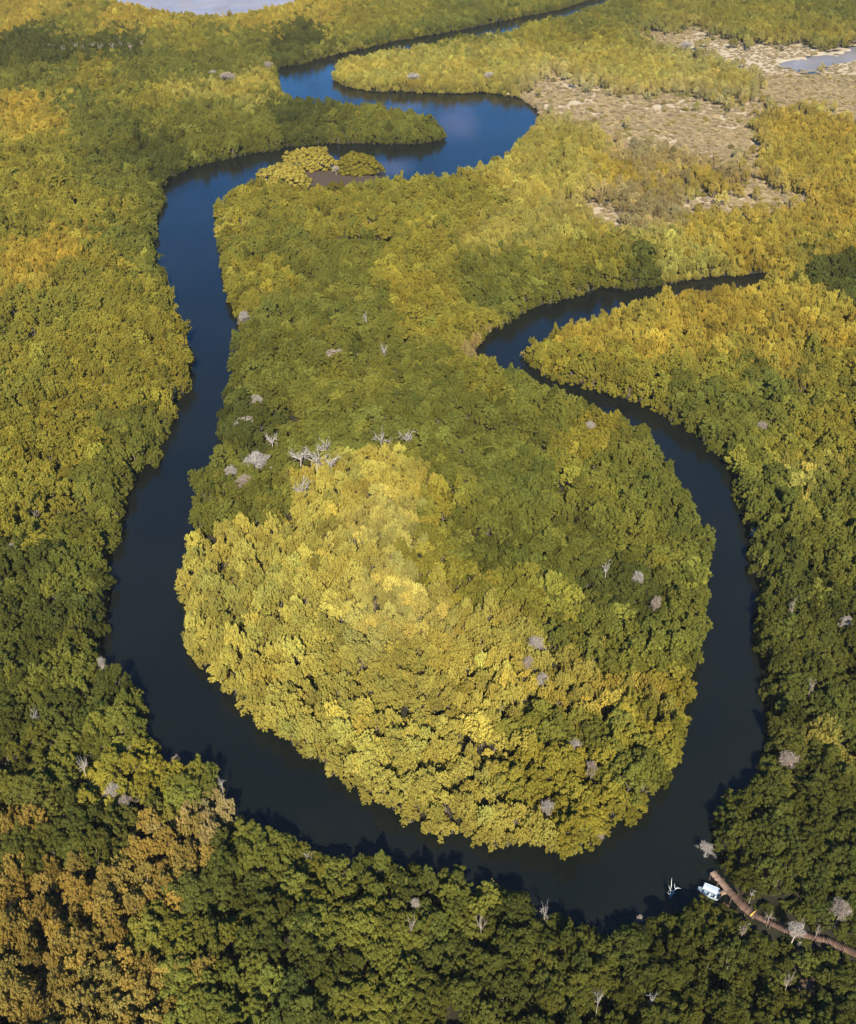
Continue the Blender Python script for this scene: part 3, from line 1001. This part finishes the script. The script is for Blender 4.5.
# ------------------------------------------------------------------ mud spit bushes: big single domes
def dome_bush(name, pxl, pxr, pyb, hgt, tint, label, seed, fe):
    r = np.random.default_rng(seed)
    xa = ground(pxl, pyb, 0.4)[0]; xb = ground(pxr, pyb, 0.4)[0]
    yy = ground((pxl + pxr) / 2, pyb, 0.4)[1]
    rad = (xb - xa) / 2
    nl = 150
    C = []; Nn = []
    for i in range(nl):
        z = 1 - (i + 0.5) / nl * 1.12
        a = i * 2.39996
        rr = math.sqrt(max(0, 1 - z * z))
        d = np.array([math.cos(a) * rr, math.sin(a) * rr, max(z, -0.1)])
        p = d * np.array([rad, rad * 0.7, hgt * 0.9]) * (r.uniform(0.80, 1.0) * (0.88 + 0.34 * float(vnoise(d[0] * 2.2 + 9, d[1] * 2.2 + d[2] * 1.7 + 5, seed)))) + np.array([0, 0, 0.6])
        lr = r.uniform(0.8, 1.25)
        k = 110
        dd = rand_dirs(k, r); dd[:, 2] = np.abs(dd[:, 2])
        C.append(p + dd * lr * r.uniform(0.7, 1.05, k)[:, None])
        q = dd + r.normal(size=(k, 3)) * 0.5 + d * 0.4
        Nn.append(q / np.linalg.norm(q, axis=1)[:, None])
    v, f = leaf_quads(np.concatenate(C), np.concatenate(Nn), 0.26, r)
    root = link(bpy.data.objects.new('mangrove_bush', None))
    root.location = ((xa + xb) / 2, yy + rad * 0.7, 0.2)
    tag(root, label, 'bush')
    c = link(bpy.data.objects.new('crown', mesh_np('crown', v, f, LEAF)))
    c.parent = root
    c['tint'] = tint
    P = []
    for k in range(9):
        a = k * 2.4; e = rad * r.uniform(0.15, 0.6)
        P.append(tube([(math.cos(a) * e * 0.6, math.sin(a) * e * 0.5, -0.4), (math.cos(a) * e * 0.8, math.sin(a) * e * 0.6, 1.5), (math.cos(a) * e, math.sin(a) * e * 0.7, 3.0)], [0.16, 0.13, 0.06], 6))
    t = link(bpy.data.objects.new('trunk', mesh_np('trunk', *merge(P), BARK, smooth=True)))
    t.parent = root


dome_bush('b', 283, 335, 172, 6.6, [0.33, 0.265, 0.045], 'round golden mangrove bush at the left end of the mud spit', 21, True)
dome_bush('b', 338, 380, 176, 6.6, [0.20, 0.17, 0.022], 'round green mangrove bush alone at the right end of the mud spit', 22, False)
dome_bush('b', 255, 307, 190, 6.6, [0.35, 0.285, 0.05], 'bright yellow domed mangrove bush on the point below the mud spit', 23, True)
for a, b, w_, lab in ((336, 170, 7, 'small white dead bush between the two round bushes'), (350, 166, 9, 'white dead stems against the green round bush on the mud spit')):
    x, y = ground(a, b + 4, 0.5)
    root = link(bpy.data.objects.new('dead_tree', None))
    root.location = (x, y, 0); root.scale = (0.75, 0.75, 0.75)
    tag(root, lab, 'dead tree', GROUP_DEAD)
    for nm, me in zip(('trunk', 'branches'), BUSH[2]):
        o = link(bpy.data.objects.new(nm, me)); o.parent = root

# ------------------------------------------------------------------ ground sheet with the river bed cut into it
gxs = np.concatenate([[-9000, -4000, -1800, -900, -600], np.arange(-440, 441, 2.6), [600, 900, 1800, 4000, 9000]])
gys = np.concatenate([[-6000, -2500, -900, -300, -60], np.arange(20, 880, 2.6), [1000, 1500, 2600, 5000, 9000]])
GX, GY = np.meshgrid(gxs, gys)
gxf, gyf = GX.ravel(), GY.ravel()
gsd = water_sd(gxf, gyf)
psd = signed(POO, gxf, gyf) + (fbm(gxf / 9, gyf / 14, 71, 3) - 0.42) * 34
gsd = np.where(psd < 25, np.minimum(np.minimum(signed(RIV, gxf, gyf), signed(LAG, gxf, gyf)), psd), gsd)
gsd = np.where((signed(POO, gxf, gyf) < 6) & (psd > 0), psd, gsd)
gz = np.clip((gsd - 2.0) * 0.16, -1.3, 0.3) + np.where(gsd > 1.5, (fbm(gxf / 5, gyf / 5, 5) - 0.5) * 0.2, 0)
in_spit = inside([ground(a, b, 0.1) for a, b in [(258, 190), (285, 168), (335, 168), (386, 168), (390, 183), (345, 185)]], gxf, gyf)
spit_d = signed(np.array([ground(a, b, 0.1) for a, b in [(258, 190), (285, 168), (335, 166), (372, 170), (383, 176), (378, 183), (345, 187)]]), gxf, gyf)
spit_d = -spit_d + (fbm(gxf / 6, gyf / 6, 31, 3) - 0.5) * 9
in_spit = spit_d > 0
gz = np.where(in_spit, np.maximum(gz, np.clip(0.035 * spit_d, -0.3, 0.14)), gz)
gspc, _ = species(gxf, gyf)
nx, ny = len(gxs), len(gys)
ii = np.arange(nx * ny).reshape(ny, nx)
gf = np.stack([ii[:-1, :-1], ii[:-1, 1:], ii[1:, 1:], ii[1:, :-1]], -1).reshape(-1, 4)


def ground_material():
    m, nt, out = nodes('marsh_ground')
    b = N(nt, 'ShaderNodeBsdfPrincipled', Roughness=0.95)
    b.inputs['Specular IOR Level'].default_value = 0.2
    tc = N(nt, 'ShaderNodeTexCoord')
    n1 = N(nt, 'ShaderNodeTexNoise', Scale=0.35); n1.inputs['Detail'].default_value = 8
    nt.links.new(tc.outputs['Object'], n1.inputs['Vector'])
    r1 = N(nt, 'ShaderNodeValToRGB')
    r1.color_ramp.elements[0].color = (0.018, 0.018, 0.010, 1); r1.color_ramp.elements[0].position = 0.35
    r1.color_ramp.elements[1].color = (0.042, 0.034, 0.022, 1); r1.color_ramp.elements[1].position = 0.68
    nt.links.new(n1.outputs['Fac'], r1.inputs[0])
    n2 = N(nt, 'ShaderNodeTexNoise', Scale=0.16); n2.inputs['Detail'].default_value = 9
    nt.links.new(tc.outputs['Object'], n2.inputs['Vector'])
    r2 = N(nt, 'ShaderNodeValToRGB')
    r2.color_ramp.elements[0].color = (0.38, 0.305, 0.195, 1); r2.color_ramp.elements[0].position = 0.36
    r2.color_ramp.elements[1].color = (0.47, 0.385, 0.26, 1); r2.color_ramp.elements[1].position = 0.62
    nt.links.new(n2.outputs['Fac'], r2.inputs[0])
    at = N(nt, 'ShaderNodeAttribute', attribute_name='pale')
    mx = N(nt, 'ShaderNodeMix', data_type='RGBA')
    nt.links.new(at.outputs['Fac'], mx.inputs['Factor'])
    nt.links.new(r1.outputs[0], mx.inputs['A'])
    nt.links.new(r2.outputs[0], mx.inputs['B'])
    at2 = N(nt, 'ShaderNodeAttribute', attribute_name='mud')
    mx2 = N(nt, 'ShaderNodeMix', data_type='RGBA')
    nt.links.new(at2.outputs['Fac'], mx2.inputs['Factor'])
    nt.links.new(mx.outputs['Result'], mx2.inputs['A'])
    mx2.inputs['B'].default_value = (0.075, 0.054, 0.038, 1)
    nt.links.new(mx2.outputs['Result'], b.inputs['Base Color'])
    nt.links.new(b.outputs[0], out.inputs[0])
    return m


gm = mesh_np('ground', np.stack([gxf, gyf, gz], 1), gf, ground_material(), smooth=True)
inner = (np.abs(gxf) < 430) & (gyf > 20) & (gyf < 880)
a = gm.attributes.new('pale', 'FLOAT', 'POINT')
a.data.foreach_set('value', ((gspc == 7) & inner).astype(np.float32))
a = gm.attributes.new('mud', 'FLOAT', 'POINT')
a.data.foreach_set('value', in_spit.astype(np.float32))
tag(link(bpy.data.objects.new('ground', gm)), kind='structure')


def water_material(name, deep, shallow, pale_patches=None, rough=0.05, bump=0.10):
    m, nt, out = nodes(name)
    b = N(nt, 'ShaderNodeBsdfPrincipled')
    b.inputs['IOR'].default_value = 1.333
    b.inputs['Roughness'].default_value = rough
    tc = N(nt, 'ShaderNodeTexCoord')
    n1 = N(nt, 'ShaderNodeTexNoise', Scale=0.045); n1.inputs['Detail'].default_value = 6
    nt.links.new(tc.outputs['Object'], n1.inputs['Vector'])
    r = N(nt, 'ShaderNodeValToRGB')
    r.color_ramp.elements[0].position = 0.36; r.color_ramp.elements[0].color = (*deep, 1)
    r.color_ramp.elements[1].position = 0.68; r.color_ramp.elements[1].color = (*shallow, 1)
    nt.links.new(n1.outputs['Fac'], r.inputs[0])
    col = r.outputs[0]
    for (cx, cy_, rx, ry, c) in (pale_patches or []):
        # soft-edged paler purplish and bluish patches mixed into the water colour
        mp = N(nt, 'ShaderNodeVectorMath', operation='SUBTRACT'); mp.inputs[1].default_value = (cx, cy_, 0)
        dv = N(nt, 'ShaderNodeVectorMath', operation='DIVIDE'); dv.inputs[1].default_value = (rx, ry, 1)
        ln = N(nt, 'ShaderNodeVectorMath', operation='LENGTH')
        nz = N(nt, 'ShaderNodeTexNoise', Scale=0.09); nz.inputs['Detail'].default_value = 5
        ad = N(nt, 'ShaderNodeMath', operation='ADD')
        mr = N(nt, 'ShaderNodeMapRange', interpolation_type='SMOOTHSTEP')
        mr.inputs['From Min'].default_value = 1.65; mr.inputs['From Max'].default_value = 0.6
        mr.inputs['To Min'].default_value = 0; mr.inputs['To Max'].default_value = 0.55
        mx = N(nt, 'ShaderNodeMix', data_type='RGBA')
        nt.links.new(tc.outputs['Object'], mp.inputs[0]); nt.links.new(mp.outputs[0], dv.inputs[0]); nt.links.new(dv.outputs[0], ln.inputs[0])
        nt.links.new(tc.outputs['Object'], nz.inputs['Vector'])
        nt.links.new(ln.outputs['Value'], ad.inputs[0]); nt.links.new(nz.outputs['Fac'], ad.inputs[1])
        nt.links.new(ad.outputs[0], mr.inputs['Value'])
        nt.links.new(mr.outputs[0], mx.inputs['Factor'])
        nt.links.new(col, mx.inputs['A']); mx.inputs['B'].default_value = (*c, 1)
        col = mx.outputs['Result']
    nt.links.new(col, b.inputs['Base Color'])
    n3 = N(nt, 'ShaderNodeTexNoise', Scale=1.0); n3.inputs['Detail'].default_value = 5
    mpp = N(nt, 'ShaderNodeMapping'); mpp.inputs['Scale'].default_value = (0.9, 2.4, 1); mpp.inputs['Rotation'].default_value = (0, 0, 0.35)
    nt.links.new(tc.outputs['Object'], mpp.inputs['Vector'])
    nt.links.new(mpp.outputs[0], n3.inputs['Vector'])
    n4 = N(nt, 'ShaderNodeTexNoise', Scale=0.05); n4.inputs['Detail'].default_value = 4
    mp4 = N(nt, 'ShaderNodeMapping'); mp4.inputs['Scale'].default_value = (2.2, 0.7, 1); mp4.inputs['Rotation'].default_value = (0, 0, -0.25)
    nt.links.new(tc.outputs['Object'], mp4.inputs['Vector']); nt.links.new(mp4.outputs[0], n4.inputs['Vector'])
    r4 = N(nt, 'ShaderNodeMapRange'); r4.inputs['From Min'].default_value = 0.35; r4.inputs['From Max'].default_value = 0.65
    r4.inputs['To Min'].default_value = rough; r4.inputs['To Max'].default_value = rough + 0.16
    nt.links.new(n4.outputs['Fac'], r4.inputs['Value']); nt.links.new(r4.outputs[0], b.inputs['Roughness'])
    bp = N(nt, 'ShaderNodeBump', Strength=bump); bp.inputs['Distance'].default_value = 0.25
    nt.links.new(n3.outputs['Fac'], bp.inputs['Height'])
    nt.links.new(bp.outputs[0], b.inputs['Normal'])
    nt.links.new(b.outputs[0], out.inputs[0])
    return m


p1 = ground(458, 122); p2 = ground(395, 168); p3 = ground(405, 108)
RWAT = water_material('river_water', (0.0050, 0.0072, 0.0062), (0.0085, 0.0105, 0.0080),
                      [(p1[0], p1[1], 11, 34, (0.085, 0.070, 0.085)), (p2[0], p2[1], 9, 14, (0.075, 0.080, 0.11)), (p3[0], p3[1], 14, 12, (0.07, 0.08, 0.10))])
wm = mesh_np('river', [(-440, 20, 0), (440, 20, 0), (440, 900, 0), (-440, 900, 0)], [(0, 1, 2, 3)], RWAT)
tag(link(bpy.data.objects.new('river', wm)), kind='structure')


def fan(poly, z, grow):
    c = poly.mean(0)
    v = [(c[0], c[1], z)] + [(*(c + (p - c) * grow), z) for p in poly]
    n_ = len(poly)
    return v, [(0, 1 + i, 1 + (i + 1) % n_) for i in range(n_)]


v, f = fan(LAG, 0.006, 1.08)
tag(link(bpy.data.objects.new('lagoon', mesh_np('lagoon', v, f, water_material('lagoon_water', (0.24, 0.21, 0.215), (0.32, 0.275, 0.25), rough=0.3)))), kind='structure')
v, f = fan(POO, 0.006, 1.08)
tag(link(bpy.data.objects.new('tidal_pool', mesh_np('tidal_pool', v, f, water_material('pool_water', (0.17, 0.16, 0.165), (0.26, 0.225, 0.19), rough=0.3)))), kind='structure')


# ------------------------------------------------------------------ boardwalk
def box(c, ax, ay, az, hx, hy, hz):
    c = np.array(c, float)
    ax, ay, az = [np.array(a, float) for a in (ax, ay, az)]
    v = [c + sx * hx * ax + sy * hy * ay + sz * hz * az for sz in (-1, 1) for sx, sy in ((-1, -1), (1, -1), (1, 1), (-1, 1))]
    f = [(3, 2, 1, 0), (4, 5, 6, 7), (0, 1, 5, 4), (1, 2, 6, 5), (2, 3, 7, 6), (3, 0, 4, 7)]
    return np.array(v), np.array(f)


WOOD = plain('weathered_planks', (0.150, 0.090, 0.063), 0.85, 0.22, 2.5, island=0.28)
WOODPALE = plain('pale_planks', (0.28, 0.19, 0.135), 0.85, 0.2, 2.5, island=0.22)
WOODDARK = plain('dark_timber', (0.13, 0.09, 0.07), 0.9, 0.25, 3)
YELLOW = plain('yellow_paint', (0.55, 0.35, 0.07), 0.5, 0.12, 4)


def planks(a, b, width, z, r):
    d = b - a; L = np.linalg.norm(d); d = np.array([*(d / L), 0]); nrm = np.array([-d[1], d[0], 0])
    P = []
    n_ = int(L / 0.19)
    for i in range(n_):
        t = (i + 0.5) / n_ * L
        c = np.array([*a, z]) + d * t + nrm * r.uniform(-0.05, 0.05) + np.array([0, 0, r.uniform(-0.012, 0.012)])
        P.append(box(c, d, nrm, (0, 0, 1), 0.083, width / 2 * r.uniform(0.95, 1.04), 0.022))
    return P, d, nrm, L


r = np.random.default_rng(5)
bw = link(bpy.data.objects.new('boardwalk', None))
bw.location = (*WALK[0], 0)
tag(bw, 'weathered red brown plank boardwalk running from the jetty tip into the mangroves', 'boardwalk')
base_off = np.array([*WALK[0], 0])


def part(name, P, mat, parent=bw, off=base_off, smooth=False, label=None):
    v, f = merge(P)
    o = link(bpy.data.objects.new(name, mesh_np(name, v - off, f, mat, smooth=smooth)))
    o.parent = parent
    if label: o['label'] = label
    return o


widths = [1.1, 1.3, 0.85, 0.9, 1.1, 1.05]
for i in range(len(WALK) - 1):
    P, d, nrm, L = planks(WALK[i], WALK[i + 1], widths[i], DECK, r)
    part('deck', P, WOOD)
    st = []
    for s in (-1, 1):
        c = np.array([*(WALK[i] + WALK[i + 1]) / 2, DECK - 0.10]) + nrm * s * widths[i] * 0.38
        st.append(box(c, d, nrm, (0, 0, 1), L / 2, 0.05, 0.07))
        part('stringer', [st[-1]], WOODDARK)
    k = max(1, int(L / 2.2))
    for q in range(k):
        for s in (-1, 1):
            c = np.array([*(WALK[i] + (WALK[i + 1] - WALK[i]) * (q + 0.5) / k), 0]) + nrm * s * (widths[i] * 0.5 + 0.07)
            top = DECK + (0.35 if (q + i) % 2 == 0 else 0.05)
            part('post', [tube([c + (0, 0, -0.9), c + (0, 0, top)], [0.075, 0.06], 7)], WOODDARK)
P, d, nrm, L = planks(TIP[0], TIP[1], 0.95, DECK + 0.05, r)
part('landing_stage', P, WOODPALE, label='paler narrow plank stage over the water')
for q in (0.1, 0.55):
    for s in (-1, 1):
        c = np.array([*(TIP[0] + (TIP[1] - TIP[0]) * q), 0]) + nrm * s * 0.53
        part('post', [tube([c + (0, 0, -1.2), c + (0, 0, DECK + 0.3)], [0.07, 0.06], 7)], WOODDARK)
# side step down to the boat
ga = WALK[0]; gb = ground(720, 894, 0.6)
P, d, nrm, L = planks(ga, gb, 0.75, DECK - 0.12, r)
part('side_step', P, WOODPALE)
# yellow bar across the walk
d = WALK[2] - WALK[1]; d = np.array([*(d / np.linalg.norm(d)), 0]); nrm = np.array([-d[1], d[0], 0])
c = np.array([*ground(753, 913, 1.0), 1.0])
part('yellow_bar', [box(c, d, nrm, (0, 0, 1), 0.11, 0.62, 0.05)], YELLOW, label='yellow bar lying across the planks')
# ------------------------------------------------------------------ the air itself
hm, hnt, hout = nodes('haze_air')
pv = N(hnt, 'ShaderNodeVolumePrincipled')
pv.inputs['Color'].default_value = (0.95, 0.93, 0.88, 1)
pv.inputs['Density'].default_value = 0.00006
pv.inputs['Anisotropy'].default_value = 0.0
hnt.links.new(pv.outputs[0], hout.inputs['Volume'])
hv, hf = box((0, 400, 60.5), (1, 0, 0), (0, 1, 0), (0, 0, 1), 700, 620, 63.5)
tag(link(bpy.data.objects.new('haze', mesh_np('haze', hv, hf, hm))), 'thin pale haze over the mangrove forest', 'haze', kind='stuff')
# ------------------------------------------------------------------ boat
HULL = plain('painted_hull', (0.40, 0.50, 0.58), 0.35, 0.06, 2)
CANVAS = plain('white_canvas', (0.46, 0.52, 0.59), 0.7, 0.05, 3)
INSIDE = plain('blue_grey_boat_interior', (0.16, 0.24, 0.30), 0.6, 0.12, 3)
STEEL = plain('galvanised_tube', (0.6, 0.62, 0.63), 0.35, 0, 1, 0.5, metal=0.9)
BLACK = plain('outboard_black', (0.03, 0.03, 0.035), 0.4)
boat = link(bpy.data.objects.new('boat', None))
pa = ground(697, 887, 0.5); pb = ground(720, 897, 0.5)
cx, cyb = (pa + pb) / 2
ang = math.atan2(pa[1] - pb[1], pa[0] - pb[0])
boat.location = (cx, cyb, 0.0)
boat.rotation_euler = (0, 0, ang)
tag(boat, 'small open motor boat with white canvas awning moored at the jetty', 'boat')
LB = 3.7
boat.scale = (0.76, 0.76, 0.85)


def hull_sections(inset, zt, zb):
    v = []
    ns_ = 13
    for i in range(ns_):
        t = i / (ns_ - 1)
        xx = -LB / 2 + LB * t
        hw = 0.83 * (1 - max(0, (t - 0.45) / 0.55) ** 2.2) * (0.9 + 0.1 * min(1, t / 0.3)) - inset
        hw = max(hw, 0.015)
        sheer = 0.26 * max(0, t - 0.4) ** 1.5
        keel = 0.30 * max(0, t - 0.6) ** 1.4
        prof = [(-hw, zt + sheer), (-hw * 0.93, zb * 0.5 + zt * 0.5 + sheer), (-hw * 0.72, zb + 0.1 + keel), (0, zb + keel), (hw * 0.72, zb + 0.1 + keel), (hw * 0.93, zb * 0.5 + zt * 0.5 + sheer), (hw, zt + sheer)]
        v += [(xx, y_, z_) for y_, z_ in prof]
    f = []
    for i in range(ns_ - 1):
        for k_ in range(6):
            a_ = i * 7 + k_
            f.append((a_, a_ + 1, a_ + 8, a_ + 7))
    return np.array(v), np.array(f), ns_


zero = np.zeros(3)
v, f, ns_ = hull_sections(0, 0.58, -0.15)
f = f.tolist()
f += [(0, 1, 5, 6), (1, 2, 4, 5), (2, 3, 3, 4)][:2]
part('hull', [(v, np.array(f))], HULL, boat, zero)
v, f, ns_ = hull_sections(0.07, 0.57, 0.02)
part('interior', [(v, f)], INSIDE, boat, zero)
for s in (0, 6):
    pts = []
    vv, _, _ = hull_sections(0.03, 0.6, -0.15)
    pts = vv[s::7]
    part('gunwale', [tube(pts, [0.045] * len(pts), 6)], CANVAS, boat, zero, True)
for xx in (-1.3, -0.3, 0.75):
    part('bench', [box((xx, 0, 0.42), (1, 0, 0), (0, 1, 0), (0, 0, 1), 0.15, 0.66 if xx < 0.5 else 0.58, 0.02)], CANVAS, boat, zero)
# awning: gently cambered canvas with thickness
va = []
for zo in (0, -0.03):
    for i in range(9):
        for j in range(7):
            xx = -1.6 + 2.6 * i / 8; yy = -0.82 + 1.64 * j / 6
            va.append((xx, yy * (1 - 0.13 * (i / 8) ** 2), 1.72 - 0.16 * (yy / 0.82) ** 2 - 0.02 * math.cos(i * 1.57) + zo))
fa = []
for lay in range(2):
    for i in range(8):
        for j in range(6):
            q = lay * 63 + i * 7 + j
            fa.append((q, q + 7, q + 8, q + 1) if lay == 0 else (q, q + 1, q + 8, q + 7))
rim = [i * 7 for i in range(9)] + [56 + j for j in range(1, 7)] + [i * 7 + 6 for i in range(7, -1, -1)] + [j for j in range(5, 0, -1)]
for a_, b_ in zip(rim, rim[1:] + rim[:1]):
    fa.append((a_, b_, b_ + 63, a_ + 63))
part('awning', [(np.array(va), np.array(fa))], CANVAS, boat, zero, True)
for sx in (-1.5, 0.85):
    for sy in (-1, 1):
        part('awning_pole', [tube([(sx, sy * 0.72, 0.55), (sx, sy * 0.74, 1.58)], [0.02, 0.02], 6)], STEEL, boat, zero)
part('outboard_motor', [box((-LB / 2 - 0.18, 0, 0.72), (1, 0, 0), (0, 1, 0), (0, 0, 1), 0.18, 0.13, 0.2),
                        box((-LB / 2 - 0.18, 0, 0.2), (1, 0, 0), (0, 1, 0), (0, 0, 1), 0.06, 0.045, 0.42)], BLACK, boat, zero)
